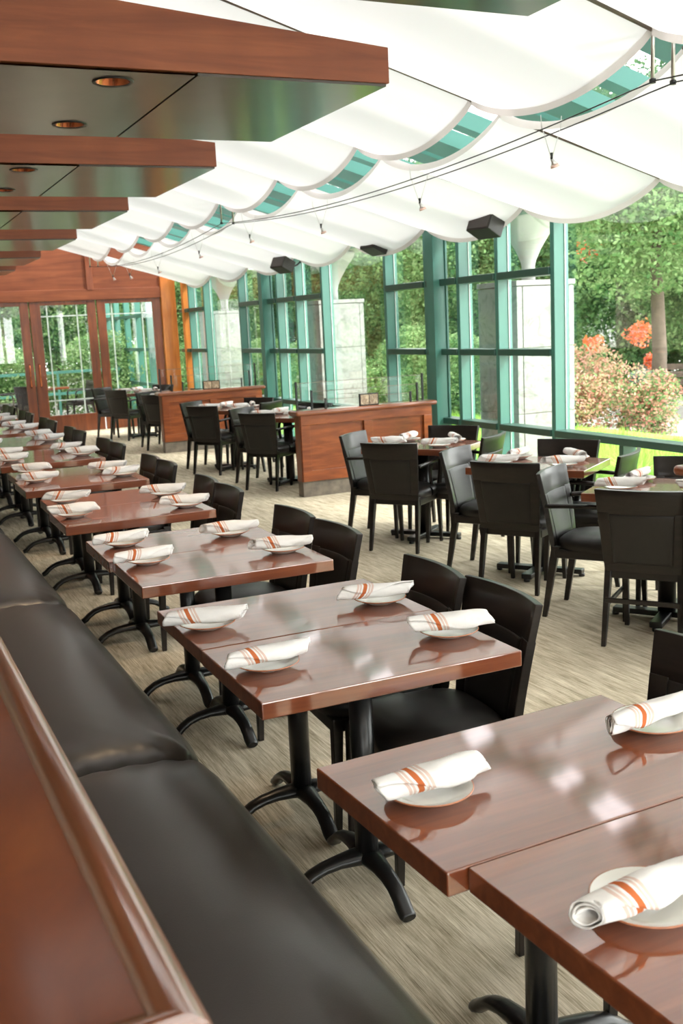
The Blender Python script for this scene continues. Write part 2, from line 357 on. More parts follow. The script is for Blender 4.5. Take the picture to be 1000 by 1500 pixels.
def sail(x0, x1, y0, y1, sag, label, grp):
    def z(x, t): return ROOF(x) - sag * (4 * t * (1 - t)) ** .85
    nx, ny = 14, 28
    root = empty('ceiling_sail', ((x0 + x1) / 2, (y0 + y1) / 2, ROOF((x0 + x1) / 2)))
    ox, oy, oz = root.location
    def fn(u, v):
        x = x0 + (x1 - x0) * u; zz = z(x, v) + .006 * math.sin(9 * u + 5 * v) * math.sin(PI * v)
        return (x - ox, y0 + (y1 - y0) * v - oy, zz - oz)
    MB().grid(fn, nx, ny).build('sail_cloth', M['sail'], root)
    for xe, dx in ((x0, -.0), (x1, .0)):
        def fh(u, v): return (xe + (-.015 if xe == x0 else .015) * u - ox, y0 + (y1 - y0) * v - oy, z(xe, v) + .008 - .05 * u - oz)
        MB().grid(fh, 1, ny).build('hem', M['hem'], root)
    mbb = MB().tube([(x0 - .02 - ox, y0 - oy, ROOF(x0) - .014 - oz), (x1 + .02 - ox, y0 - oy, ROOF(x1) - .014 - oz)], .013, 8)
    mbb.build('shade_batten', M['shade_batten'], root)
    tag(root, label, 'ceiling sail', grp); return root
for k in range(1, len(SEAM) - 1):
    y0, y1 = SEAM[k], SEAM[k + 1]
    w = ordn[k - 1]
    sail(4.27, 5.66, y0, y1, .20, 'white cloth sail along the window side, %s bay from the camera end' % w, 'window-side ceiling sails')
    sail(.6, 4.02, y0, y1, .20, 'white cloth sail along the inner side, %s bay from the camera end' % w, 'inner ceiling sails')
# inner ceiling over the banquette, far left
mb = MB(); x0, x1 = -4.5, .58
mb.hexa([(x0, -3.2, 4.5), (x1, -3.2, 4.22), (x1, YD, 4.22), (x0, YD, 4.5)], [(x0, -3.2, 4.6), (x1, -3.2, 4.32), (x1, YD, 4.32), (x0, YD, 4.6)])
struct('ceiling', mb, M['wall'])

# ------------------------------------------------------------------ wooden canopies
ZS = 2.80
can = [(1.98, 2.385, 1.355), (4.44, 2.40, 1.46), (6.89, 2.395, 1.50), (9.36, 2.415, 1.50), (12.0, 2.49, 1.45), (14.65, 2.54, 1.45), (17.2, 2.58, 1.2)]
def canopy(y0, xr, dep, label):
    root = empty('wooden_canopy', (xr, y0, ZS)); w = 4.6
    hl = .155 + .085 * w
    for a, b in ((0, .035), (dep - .035, dep)):
        MB().hexa([(-w, a, 0), (0, a, 0), (0, b, 0), (-w, b, 0)], [(-w, a, hl), (0, a, .155), (0, b, .155), (-w, b, hl)]).build('fascia_board', M['fascia'], root, .003)
    MB().box(-.035, 0, .035, dep - .035, 0, .155).build('fascia_board', M['fascia'], root, .003)
    MB().hexa([(-w, .035, hl - .05), (-.035, .035, .105), (-.035, dep - .035, .105), (-w, dep - .035, hl - .05)], [(-w, .035, hl - .01), (-.035, .035, .15), (-.035, dep - .035, .15), (-w, dep - .035, hl - .01)]).build('top_board', M['fascia'], root)
    for a, b in ((-w, -3.30), (-3.29, -2.10), (-2.09, -.922), (-.910, -.012)):
        m = MB(); cells = [(.012, dep - .012, None)]
        if a == -2.09 and 4 < y0 < 10: cells = [(.012, .66, .19), (.66, dep - .012, 1.14)]
        for c0, c1, hy in cells:
            if hy is None: m.box(a, b, c0, c1, -.012, .004); continue
            hx = 1.17 - xr; n = 48; ring = []; sq = []
            for q in range(n):
                t = 2 * PI * q / n; dx, dy = math.cos(t), math.sin(t); ring.append((hx + .076 * dx, hy + .076 * dy))
                k = min(((b - hx) if dx > 0 else (a - hx)) / dx if abs(dx) > 1e-6 else 9e9, ((c1 - hy) if dy > 0 else (c0 - hy)) / dy if abs(dy) > 1e-6 else 9e9)
                sq.append([hx + k * dx, hy + k * dy])
            for X in (a, b):
                for Y in (c0, c1):
                    q = min(range(n), key=lambda q: (sq[q][0] - X) ** 2 + (sq[q][1] - Y) ** 2); sq[q] = [X, Y]
            m.add([(x, y, -.012) for x, y in ring] + [(x, y, -.012) for x, y in sq] + [(x, y, .03) for x, y in ring],
                  [f for q in range(n) for f in ((q, (q + 1) % n, n + (q + 1) % n, n + q), (q, 2 * n + q, 2 * n + (q + 1) % n, (q + 1) % n))])
        m.build('soffit_panel', M['soffit'], root)
    tag(root, label, 'canopy', 'wooden canopies over the banquette')
    return root
where = ['slightly in view at the top edge above the rest', 'largest and nearest in full view', 'second in full view from the camera', 'third in full view from the camera', 'fourth in full view from the camera', 'fifth in full view, small', 'farthest, near the door wall']
for (y0, xr, dep), w in zip(can, where): canopy(y0, xr, dep, 'reddish wooden canopy with dark underside, ' + w)
def downlight():
    root = empty('recessed_downlight')
    MB().lathe([(.072, -.014), (.086, -.018), (.088, -.012)], n=32).build('trim_ring', M['darksteel'], root)
    MB().lathe([(.072, -.0135), (.060, .012), (.040, .035), (.001, .045)], n=28).build('reflector', M['copper'], root)
    MB().lathe([(.001, .012), (.022, .014), (.028, .030), (.022, .044)], n=20).build('bulb', M['plate'], root)
    return root
dls = []
for y0, n in ((4.44, 'nearest full'), (6.89, 'second full'), (9.36, 'third full')):
    for q, dy in enumerate((.19, 1.14)):
        dls.append((y0 + dy, 'round copper downlight in the %s wooden canopy, %s one' % (n, ('front', 'rear')[q])))
proto = downlight()
for i, (y, lab) in enumerate(dls):
    o = proto if i == 0 else copy_tree(proto); o.location = (1.17, y, ZS + .0)
    tag(o, lab, 'downlight', 'recessed downlights')

# ------------------------------------------------------------------ cable track and spotlights
def cable_z(y):
    y = (y - 4.55) % 7.04; t = y / 7.04
    return 2.915 - .145 * 4 * t * (1 - t)
ya = np.arange(1.0, 18.8, .22)
ct = empty('cable_track', (4.11, 4.55, 2.915))
for nm, x in (('cable', 4.04), ('cable', 4.18)):
    MB().tube([(x - 4.11, y - 4.55, cable_z(y) - 2.915) for y in ya], .0042, 6).build(nm, M['darksteel'], ct)
for k, y in enumerate((4.55, 11.59, 18.63)):
    for x in (4.04, 4.18):
        MB().tube([(x - 4.11, y - 4.55, 0), (x - 4.11 + .02, y - 4.55 + .02, ROOF(4.11) + .33 - 2.915)], .011, 8).build('standoff_rod', M['steel'], ct)
        MB().box(x - 4.11 - .012, x - 4.11 + .012, y - 4.55 - .012, y - 4.55 + .012, -.012, .012).build('cable_clamp', M['darksteel'], ct)
tag(ct, 'pair of thin steel cables strung below the gap between the ceiling sails', 'cable lighting')
def spot():
    root = empty('cable_spotlight')
    for s in (-1, 1):
        MB().tube([(.07 * s, 0, .18), (.07 * s * .0 + .004 * s, 0, -.0)], .0022, 6).build('hanger_rod', M['steel'], root)
        MB().tube([(.07 * s, 0, .16), (.078 * s, 0, .25)], .0022, 6).build('hanger_rod', M['steel'], root)
    MB().tube([(0, 0, .03), (0, 0, -.01)], .008, 8).build('knuckle', M['darksteel'], root)
    MB().tube([(0, 0, -.008), (.012, .0, -.022), (.02, 0, -.04)], [.009, .012, .022], 14).build('lamp_head', M['steel'], root)
    MB().tube([(.02, 0, -.040), (.026, 0, -.056)], [.024, .028], 14).build('lamp_lens', M['bulb'], root)
    return root
sp0 = spot()
for i, y in enumerate([5.53, 7.19, 9.03, 10.9, 12.7, 14.6, 16.2, 17.3]):
    o = sp0 if i == 0 else copy_tree(sp0)
    o.location = (4.11, y, cable_z(y) - .165)
    tag(o, 'small steel spotlight hanging from the cable pair, %s from the camera' % ordn[i], 'spotlight', 'spotlights on the cable track')
m, nt, out = nodes('glowing_opal_glass'); em = nt.nodes.new('ShaderNodeEmission'); em.inputs[0].default_value = (1, .97, .9, 1); em.inputs[1].default_value = 2.5; nt.links.new(em.outputs[0], out.inputs[0]); M['opal'] = m
for i, (y, w) in enumerate(((10.35, 'nearest of the three'), (15.5, 'middle of the three'), (17.9, 'farthest of the three'))):
    zc = ROOF(4.15) + .12; r = empty('dome_light', (4.15, y, zc))
    MB().lathe([(.001, -.06), (.05, -.052), (.085, -.03), (.10, 0)], n=24).build('globe', M['opal'], r)
    MB().tube([(0, 0, 0), (0, 0, .012)], .11, 24).build('ring', M['steel'], r); MB().tube([(0, 0, .012), (0, 0, .24)], .012, 8).build('stem', M['steel'], r)
    tag(r, 'glowing white dome light in the gap between the sails, ' + w, 'ceiling light', 'dome lights between the sails')

# ------------------------------------------------------------------ speakers
def speaker(y, z, lab, tilt):
    r = empty('loudspeaker', (5.52, y, z)); r.rotation_euler = (0, .45, tilt)
    MB().box(-.09, .10, -.14, .14, -.08, .08).build('cabinet', M['speaker'], r, .006)
    MB().box(-.10, -.09, -.128, .128, -.07, .07).build('grille', M['grille'], r, .002)
    MB().tube([(.08, 0, .0), (.22, 0, .10), (.29, 0, .24)], .012, 8).build('bracket', M['darksteel'], r)
    tag(r, lab, 'loudspeaker', 'loudspeakers hung along the window head')
speaker(8.45, 2.56, 'black loudspeaker hanging under the sails at the top of the window, nearest one', .25)
speaker(10.7, 2.58, 'black loudspeaker half hidden by the sails, middle of the three', .1)
speaker(13.45, 2.555, 'black loudspeaker hanging at the window head, farthest of the three', .25)

# ------------------------------------------------------------------ banquette and partition
XB = .872
def banquette():
    root = empty('banquette', (.6, .7, 0)); ox, oy = .6, .7
    cuts = [.42, 2.98, 5.12, 7.35, 9.6, 11.85, 14.1, 16.3]
    for a, b in zip(cuts[:-1], cuts[1:]):
        L = b - a; x0, x1 = .28, XB
        def fn(u, v):
            # u across (back->front, then down the front), v along
            y = a + L * v; e = min(v, 1 - v) * L
            end = 1 - math.exp(-e / .045)
            puff = .030 * (1 - math.exp(-e / .16))
            prof = [(x0, .40), (x0 + .01, .445), (x0 + .05, .462), (x0 + .16, .470), (x0 + .30, .470), (x0 + .44, .466), (x0 + .52, .455), (x1 - .035, .440), (x1 - .008, .41), (x1, .375), (x1 - .005, .33), (x1 - .02, .31)]
            t = u * (len(prof) - 1); i = min(int(t), len(prof) - 2); q = t - i
            X = prof[i][0] * (1 - q) + prof[i + 1][0] * q; Z = prof[i][1] * (1 - q) + prof[i + 1][1] * q
            w = math.sin(PI * min(1, max(0, (X - x0) / (x1 - x0))))
            Z += puff * w - .035 * (1 - end) * (1 if Z > .35 else 0)
            wr = .004 * math.exp(-e / .15) * math.sin(X * 60 + 40 * e)
            Z += wr + .004 * math.sin(2.3 * y + 4 * X) * w
            if X > x1 - .05: X -= .012 * (1 - end)
            return (X - ox, y - oy, Z)
        MB().grid(fn, 44, 90).build('seat_cushion', M['leather_bench'], root)
    MB().box(.24 - ox, XB - .05 - ox, .42 - oy, 16.3 - oy, .0, .31).build('base', M['chair'], root)
    def fb(u, v):
        y = .42 + (16.3 - .42) * v; X = .30 + .07 * math.sin(PI * min(1, u * 1.1)) - .07 * u; return (X - ox, y - oy, .43 + .60 * u)
    MB().grid(fb, 10, 60).build('backrest', M['leather_bench'], root)
    tag(root, 'long black leather banquette with thick seat cushions running along the wooden partition', 'banquette')
banquette()
def partition():
    root = empty('wooden_partition', (0, .9, 0)); oy = .9
    y1 = 16.3
    MB().box(-.32, .185, .90 - oy, y1 - oy, 0, 1.075).build('panel', M['ledge'], root, .004)
    MB().box(-.345, .196, .90 - oy, y1 - oy, 1.075, 1.092).build('top_board', M['ledge'], root)
    # bullnose mouldings round the top
    prof = [(math.cos(a) * .027, math.sin(a) * .027) for a in np.linspace(-PI / 2, PI * .94, 12)]
    def rail(u, v):
        p = prof[min(int(round(u * 11)), 11)]; y = (.862 - p[0] * .9) + (y1 - .862 + p[0] * .9) * v
        return (.211 + p[0], y - oy, 1.088 + p[1] * .75)
    MB().grid(rail, 11, 40).build('moulding', M['mould'], root)
    def rail2(u, v):
        p = prof[min(int(round(u * 11)), 11)]; x = (.211 + p[0]) + (-.40 - .211 - p[0]) * v
        return (x, .862 - p[0] * .9 - oy, 1.088 + p[1] * .75)
    MB().grid(rail2, 11, 8).build('moulding', M['mould'], root)
    tag(root, 'polished wooden partition with rounded moulding, bottom left foreground behind the banquette', 'partition')
partition()

# ------------------------------------------------------------------ booth dividers
def divider(x0, x1, y0, th, H, label, sb=.16):
    root = empty('panelled_divider', (x0, y0, 0)); L = x1 - x0
    MB().box(.0, L, .0, th, 0, sb).build('stone_base', M['stone'], root, .004)
    MB().box(.006, L - .006, .008, th - .008, sb, H - .05).build('body', M['panel'], root, .003)
    n = 2; s = .10; wy = (L - s * (n + 1)) / n
    for side in (0, 1):
        yy = (-.020, .010) if side == 0 else (th - .010, th + .020)
        fr = MB().box(0, L, *yy, sb, sb + .11).box(0, L, *yy, H - .15, H - .05)
        for i in range(n + 1): fr.box(i * (wy + s), i * (wy + s) + s, *yy, sb + .11, H - .15)
        fr.build('rail_frame', M['panel'], root, .004)
    MB().box(-.006, .0, 0, th, sb, H - .05).build('end_board', M['doorwood'], root)
    # bullnose cap
    o = MB().box(-.055, L + .055, -.055, th + .055, H - .05, H); o.build('cap', M['cap'], root, .022, segs=4)
    tag(root, label, 'divider', 'panelled wooden dividers between the table groups'); return root
divider(4.075, 5.60, 9.705, .125, .885, 'panelled cherry wood divider on a stone base, nearer of the two whole ones')
divider(4.06, 5.60, 14.757, .125, .880, 'cherry wood panelled divider on a stone base, farther one, in front of the door wall')
divider(3.59, 5.55, 3.655, .125, .985, 'wooden divider cut off by the right edge of the photo', sb=.19)
def screens(xa, y, H, label, hs):
    """glass screens with slim posts standing on a divider cap"""
    for i, (a, b, h, dy) in enumerate(hs):
        r = empty('glass_screen', (xa + a, y + dy, H))
        MB().box(0, b - a, -.003, .003, .02, h).build('pane', M['clear'], r)
        MB().box(0, b - a, -.0035, .0035, h - .003, h + .002).build('pane_edge', M['stone'], r)
        for q in (0, b - a): MB().box(q - .010, q + .010, -.010, .010, 0, h + .015).build('post', M['darksteel'], r, .002)
        tag(r, label % ('tallest and widest', 'middle', 'lowest and narrowest')[i], 'glass screen', 'glass screens on the divider caps')
screens(4.075, 9.72, .885, '%s clear glass screen with dark posts on the nearer divider', [(.03, 1.50, .27, .11), (.17, 1.40, .18, .05), (.30, 1.29, .095, -.0)])
screens(4.06, 14.77, .880, '%s clear glass screen with dark posts on the farther divider', [(.03, 1.50, .32, .11), (.18, 1.38, .22, .05), (.33, 1.24, .12, .0)])
def plaque(x, y, H, lab, w=.11):
    r = empty('table_card', (x, y, H))
    MB().box(-w, w, -.012, .012, 0, .125).build('frame', M['chair'], r, .002)
    for a, b in ((-w + .012, -.004), (.004, w - .012)): MB().box(a, b, -.016, -.012, .012, .113).build('face', M['veined'], r)
    tag(r, lab, 'card holder', 'small framed stone cards on the divider caps')
plaque(4.86, 9.70, .885, 'small dark-framed card of veined stone on the nearer divider')
plaque(4.82, 14.75, .880, 'small dark-framed card of veined stone on the farther divider', .13)

# ------------------------------------------------------------------ chairs
def cy_(x, hw, c): return -c * (1 - (x / hw) ** 2)      # concave back in plan
def make_chair(arms, stretcher=False, name='dining_chair'):
    root = empty(name)
    hw0, hw1 = .195, .232; zb, zt = .40, .84; yb, yt = -.215, -.285; c = .035
    def bp(u, v, z0=zb, z1=zt, ux=1.0):
        z = z0 + (z1 - z0) * v; t = (z - zb) / (zt - zb); hw = hw0 + (hw1 - hw0) * t
        x = (u * 2 - 1) * hw * ux; y = yb + (yt - yb) * t ** 1.3 + cy_(x, hw, c) * min(1, t + .25)
        nx = -2 * c * x / hw ** 2
        n = Vector((nx, 1, .12)).normalized(); return Vector((x, y, z)), n
    # frame: top rail, bottom rail, two stiles (one continuous frame)
    fr = MB()
    fr.shell(lambda u, v: bp(u, v, .70, .84), .026, 14, 3)
    fr.shell(lambda u, v: bp(u, v, .40, .46), .026, 14, 2)
    for s in (0, 1): fr.shell(lambda u, v, s=s: bp((.0 + u * .14) if s == 0 else (.86 + u * .14), v, .44, .72), .030, 3, 6)
    fr.build('backrest_frame', M['chair'], root, .003)
    MB().shell(lambda u, v: bp(.13 + .74 * u, v, .445, .715), .034, 12, 8).build('backrest_pad', M['leather'], root, .008)
    # seat
    def seat(u, v):
        a = 2 * PI * v; e = 3.6
        ca, sa = math.cos(a), math.sin(a); rx = abs(ca) ** (2 / e) * math.copysign(1, ca); ry = abs(sa) ** (2 / e) * math.copysign(1, sa)
        k, z = [(0, .487), (.35, .487), (.7, .480), (.9, .468), (.98, .452), (1.0, .435), (.995, .415), (.97, .40)][int(round(u * 7))]
        wx = .222 - (.012 if ry < 0 else 0); return (rx * wx * k, .01 + ry * .225 * k, z)
    MB().grid(seat, 7, 40).build('seat', M['leather'], root)
    MB().box(-.205, .205, -.205, .215, .355, .405).build('seat_frame', M['chair'], root, .006)
    for sx in (-1, 1):
        t = [(sx * .205, .215), (sx * .170, .215), (sx * .170, .175), (sx * .205, .175)]
        b = [(sx * .205, .222), (sx * .182, .222), (sx * .182, .198), (sx * .205, .198)]
        MB().hexa([(x, y, 0) for x, y in b], [(x, y, .40) for x, y in t]).build('leg', M['chair'], root, .003)
        t = [(sx * .200, -.175), (sx * .165, -.175), (sx * .165, -.225), (sx * .200, -.225)]
        b = [(sx * .207, -.255), (sx * .183, -.255), (sx * .183, -.282), (sx * .207, -.282)]
        MB().hexa([(x, y, 0) for x, y in b], [(x, y, .42) for x, y in t]).build('leg', M['chair'], root, .003)
        if arms:
            X = sx * .232
            pts = [(sx * .212, -.245, .655), (X, -.12, .665), (X + sx * .006, .04, .668), (X + sx * .004, .115, .655), (X - sx * .002, .150, .61), (X - sx * .012, .155, .52), (X - sx * .026, .150, .40)]
            P = [Vector(p) for p in pts]; sm = []
            for i in range(len(P) - 1):
                p0 = P[max(i - 1, 0)]; p1 = P[i]; p2 = P[i + 1]; p3 = P[min(i + 2, len(P) - 1)]
                for t_ in (0, .25, .5, .75):
                    sm.append(.5 * ((2 * p1) + (-p0 + p2) * t_ + (2 * p0 - 5 * p1 + 4 * p2 - p3) * t_ ** 2 + (-p0 + 3 * p1 - 3 * p2 + p3) * t_ ** 3))
            sm.append(P[-1]); MB().tube(sm, .0165, 10, flat=(1.15, .8)).build('armrest', M['chair'], root)
    if stretcher:
        MB().box(-.19, .19, -.262, -.245, .235, .26).build('stretcher', M['chair'], root, .002)
        MB().box(-.20, -.185, -.25, .20, .20, .222).build('stretcher', M['chair'], root, .002)
        MB().box(.185, .20, -.25, .20, .20, .222).build('stretcher', M['chair'], root, .002)
    return root
side_p = make_chair(False); arm_p = make_chair(True, name='dining_armchair'); str_p = make_chair(True, True, name='dining_armchair')
used = set()
def put_chair(proto, x, y, face, label, group):
    """face = heading of the seat front, degrees from +X"""
    o = proto if proto.name not in used else copy_tree(proto)
    used.add(proto.name)
    o.location = (x, y, 0); o.rotation_euler[2] = math.radians(face - 90)
    tag(o, label, 'chair', group)

# ------------------------------------------------------------------ tables
def table_parts(root, L, W, T=.755, th=.049, style='cast'):
    MB().box(-L / 2, L / 2, -W / 2, W / 2, T - th, T).build('tabletop', M['table'], root, .004, segs=3)
    if style == 'cast':
        MB().tube([(0, 0, .07), (0, 0, T - th - .012)], .0365, 20).build('column', M['iron'], root)
        MB().box(-.16, .16, -.16, .16, T - th - .012, T - th).build('top_plate', M['iron'], root)
        def foot(a):
            m = MB(); pts = []; R = .285
            prof = [(.0, .088, .046), (.05, .090, .038), (.10, .088, .031), (.15, .081, .028), (.19, .068, .027), (.222, .048, .027), (.243, .028, .028), (.262, .017, .027), (.272, .014, .022)]
            m.tube([(r * math.cos(a), r * math.sin(a), z) for r, z, w in prof], [w for r, z, w in prof], 10, flat=(1.0, .62))
            return m
        for k in range(4): foot(k * PI / 2).build('foot', M['iron'], root)
    else:
        MB().tube([(0, 0, .03), (0, 0, T - th - .012)], .05, 20).build('column', M['iron'], root)
        MB().box(-.16, .16, -.16, .16, T - th - .012, T - th).build('top_plate', M['iron'], root)
        MB().box(-.30, .30, -.035, .035, .018, .05).build('foot_bar', M['iron'], root, .006)
        MB().box(-.035, .035, -.27, .27, .018, .052).build('foot_bar', M['iron'], root, .006)
        for a, b in ((-.29, 0), (.29, 0), (0, -.26), (0, .26)): MB().tube([(a, b, 0), (a, b, .02)], .02, 10).build('foot_pad', M['iron'], root)
tbl_p = empty('dining_table'); table_parts(tbl_p, .82, .535)
gt_p = empty('dining_table'); table_parts(gt_p, .80, .60, style='flat')
def put_table(proto, x, y, rz, label, group):
    o = proto if proto.name not in used else copy_tree(proto)
    used.add(proto.name); o.location = (x, y, 0); o.rotation_euler[2] = rz; tag(o, label, 'table', group); return o

# plates and napkins -------------------------------------------------
pl = MB(); pl.lathe([(.0001, .0), (.040, .0), (.050, .004), (.068, .013), (.084, .0205)], n=48)
pl.lathe([(.084, .0205), (.0872, .0225), (.0868, .0245), (.0845, .0245)], n=48, mi=1)
pl.lathe([(.0845, .0245), (.070, .0175), (.055, .0105), (.045, .0080), (.0001, .0075)], n=48)
plate0 = pl.build('side_plate', [M['plate'], M['rim']]); plate0.scale = (1.08, 1.08, 1.0)
def make_napkin(seed):
    rr = random.Random(seed); L = .258; turns = 2.35; nu, nv = 34, 70
    c1 = rr.uniform(.28, .38) * L; slant = rr.uniform(.5, 1.1) * rr.choice((-1, 1)); fat = rr.uniform(.9, 1.08)
    ph = rr.uniform(0, 6); tip = rr.uniform(-.6, .6)
    vs = []; uv = []
    for i in range(nu + 1):
        u = i / nu
        for j in range(nv + 1):
            v = j / nv
            tmax = turns * 2 * PI + (.9 * PI) * (math.sin(PI * min(1, u * 1.0 + .02)) ) * (1 if slant > 0 else .8) * (u if slant > 0 else 1 - u)
            th = v * tmax; r = (.011 + .0175 * (th / (turns * 2 * PI))) * fat
            r *= .86 + .26 * math.sin(PI * (u * .9 + .08)) + .05 * math.sin(ph + 7 * u)
            r *= 1 + .05 * math.sin(3 * th + ph + 9 * u) + .03 * math.sin(5 * th - 16 * u + ph)
            endsk = (.5 * (u - .5)) * 0 + .014 * math.sin(th + ph) * (1 if u < .03 or u > .97 else 0)
            a = th + tip
            x = -L / 2 + L * u + endsk; y = r * math.cos(a) * 1.08; z = r * math.sin(a) * .86
            vs.append((x, y, z)); uv.append((u * L + slant * .0135 * math.sin(a) + .5 - c1, v))
    zmin = min(p[2] for p in vs)
    vs = [(x, y, z - zmin) for x, y, z in vs]
    m = MB(); w = nv + 1; m.add(vs, [(i * w + j, (i + 1) * w + j, (i + 1) * w + j + 1, i * w + j + 1) for i in range(nu) for j in range(nv)], 0, True)
    o = m.build('rolled_napkin', M['napkin'])
    ul = o.data.uv_layers.new(name='UVMap')
    for lp in o.data.loops: ul.data[lp.index].uv = uv[lp.vertex_index]
    sd = o.modifiers.new('thickness', 'SOLIDIFY'); sd.thickness = .0016
    return o
naps = [make_napkin(s) for s in (3, 8, 14, 21, 33)]
nused = set(); pcount = [0]
SP = math.sin
def setting(cx, cyy, ang, where, T=.755, off=(0, 0), var=None):
    """plate at (cx,cyy), napkin axis at angle ang (deg), shifted by off along/across the axis"""
    i = pcount[0]; pcount[0] += 1
    p = plate0 if i == 0 else plate0.copy()
    if i: COL.objects.link(p)
    p.location = (cx, cyy, T + .0005)
    tag(p, 'brown-rimmed plate ' + where, 'plate', 'side plates laid on the tables')
    k = (i * 2 + i // 5) % 5 if var is None else var
    n = naps[k]
    if k in nused: n = n.copy(); COL.objects.link(n)
    nused.add(k)
    a = math.radians(ang)
    n.location = (cx + off[0] * math.cos(a) - off[1] * math.sin(a), cyy + off[0] * math.sin(a) + off[1] * math.cos(a), T + .0245)
    n.rotation_euler[2] = a
    n.rotation_euler[0] = random.uniform(-.15, .15)
    tag(n, 'orange-striped napkin roll ' + where, 'napkin', 'rolled striped napkins on the plates')

f3 = Vector
def unproj(px, py, z):
    d = f_ + r2 * ((px - 500) / F) - u2 * ((py - 750) / F); t = (z - CH) / d.z; return d.x * t, d.y * t
# banquette-row tables: (x_left near table, x_left far table, seam y, rotation)
rows = [(.905, .862, 1.505, .035), (.890, .892, 3.005, -.01), (.952, .935, 4.455, -.02), (.945, .975, 5.99, -.015), (.965, .99, 7.47, -.01),
        (1.0, 1.0, 8.97, 0), (.985, 1.0, 10.46, 0), (1.0, .99, 11.95, .01), (1.0, 1.0, 13.45, 0), (1.0, .98, 14.95, 0)]
L_, W_ = .82, .535
# measured napkin ends (pixels of the photograph used only to find the place on the table top)
meas = {0: [((560, 1172), (726, 1122), (628, 1166)), ((888, 1085), (1010, 1043), (955, 1065)), ((866, 1362), (1024, 1290), (947, 1330))],
        1: [((244, 916), (362, 904), (304, 919)), ((508, 878), (604, 869), (556, 882)), ((340, 978), (464, 952), (392, 978)), ((613, 924), (728, 917), (657, 930))],
        2: [((135, 797), (230, 783), (182, 799)), ((298, 778), (377, 770), (337, 784)), ((169, 823), (262, 808), (217, 825)), ((372, 804), (458, 798), (415, 808))],
        3: [((61, 727), (134, 725), (97, 736)), ((206, 717), (270, 713), (243, 726)), ((69, 750), (147, 742), (110, 757)), ((237, 735), (304, 732), (273, 742))],
        4: [((15, 688), (76, 684), (46, 693)), ((131, 685), (184, 681), (158, 689)), ((23, 701), (88, 695), (54, 706)), ((143, 696), (202, 689), (181, 697))]}
placew = ['far half bench side', 'far half chair side', 'near half bench side', 'near half chair side']
rown = ['nearest', 'second', 'third', 'fourth', 'fifth', 'sixth', 'seventh', 'eighth', 'ninth', 'farthest']
for i, (xn, xf, ys, rot) in enumerate(rows):
    c, s = math.cos(rot), math.sin(rot); cx0 = xn + L_ / 2
    def rp(x, y): return cx0 + c * (x - cx0) - s * (y - ys), ys + s * (x - cx0) + c * (y - ys)
    for half, xl, dy in (('near', xn, -W_ / 2 - .0015), ('far', xf, W_ / 2 + .0015)):
        x, y = rp(xl + L_ / 2, ys + dy)
        put_table(tbl_p, x, y, rot, 'cherry wood table on an iron pedestal, %s half of the %s banquette pair' % (half, rown[i]), 'tables along the banquette')
    if i in meas:
        names = placew if i else [placew[0], placew[1], placew[2]]
        for (a, b, pc), w in zip(meas[i], names):
            ax, ay = unproj(*a, .80); bx, by = unproj(*b, .80); qx, qy = unproj(*pc, .757)
            ang = math.degrees(math.atan2(by - ay, bx - ax)); ang = max(-14, min(20, ang))
            aa = math.radians(ang); mx, my = (ax + bx) / 2 - qx, (ay + by) / 2 - qy
            setting(qx, qy, ang, 'on the %s banquette table pair, %s' % (rown[i], w), off=(max(-.02, min(.03, mx * math.cos(aa) + my * math.sin(aa))), max(-.012, min(.012, -mx * math.sin(aa) + my * math.cos(aa)))))
        if i == 0:
            x, y = rp(xn + .68, ys - .27); setting(x, y, 6, 'on the nearest banquette table pair, near half chair side')
    else:
        for (fx, fy), w in zip(((.13, .27), (.67, .27), (.14, -.24), (.69, -.24)), placew):
            x, y = rp((xf if fy > 0 else xn) + fx + random.uniform(-.02, .02), ys + fy + random.uniform(-.02, .02))
            setting(x, y, random.uniform(-4, 9), 'on the %s banquette table pair, %s' % (rown[i], w))
# chairs opposite the banquette
rc = [[(2.02, 1.98)], [(1.90 + .02, 2.84), (1.91, 3.27)], [(1.95, 4.17), (1.95, 4.67)], [(1.95, 5.64), (1.96, 6.10)], [(1.99, 7.07), (1.99, 7.50)], [(2.01, 8.60), (2.01, 9.08)], [(2.0, 10.1), (2.0, 10.6)],
      [(2.01, 11.65), (2.01, 12.15)], [(2.0, 13.1), (2.0, 13.6)], [(2.0, 14.6), (2.0, 15.1)]]
for i, cs in enumerate(rc):
    for q, (x, y) in enumerate(cs):
        w = 'nearer' if (q == 0 and len(cs) > 1) else 'farther'
        put_chair(side_p, x - .33, y, 180 + random.uniform(-2.5, 2.5) - (2 if i == 1 else 0), 'dark wood side chair, %s of the two at the %s banquette table pair' % (w, rown[i]), 'side chairs facing the banquette')

# ---- window-side groups: tables turned about 35 degrees
A35 = math.radians(35); SV = Vector((math.cos(A35), math.sin(A35))); LV = Vector((-math.sin(A35), math.cos(A35)))
groups = [
    ('at the right edge', (4.03, 4.40), dict(P=.62, Q=.66, R=.62)),
    ('nearest the large window', (4.10, 5.70), dict(P=.575, Q=.60, R=.60, T=.60)),
    ('in front of the nearer divider', (4.08, 7.22), dict(P=.60, Q=.62, R=.60, T=.60)),
    ('behind the nearer divider', (4.38, 10.78), dict(P=.60, Q=.62, R=.60, T=.62)),
    ('in front of the farther divider', (4.30, 12.42), dict(P=.60, Q=.62, R=.60, T=.60)),
    ('behind the farther divider', (4.50, 15.45), dict(P=.56, Q=.62, R=.60)),
    ('by the glass doors', (4.45, 17.5), dict(P=.60, Q=.86, R=.60))]
side_names = dict(P='with its back to the camera', Q='side-on at the left end', R='facing the camera', T='at the right end')
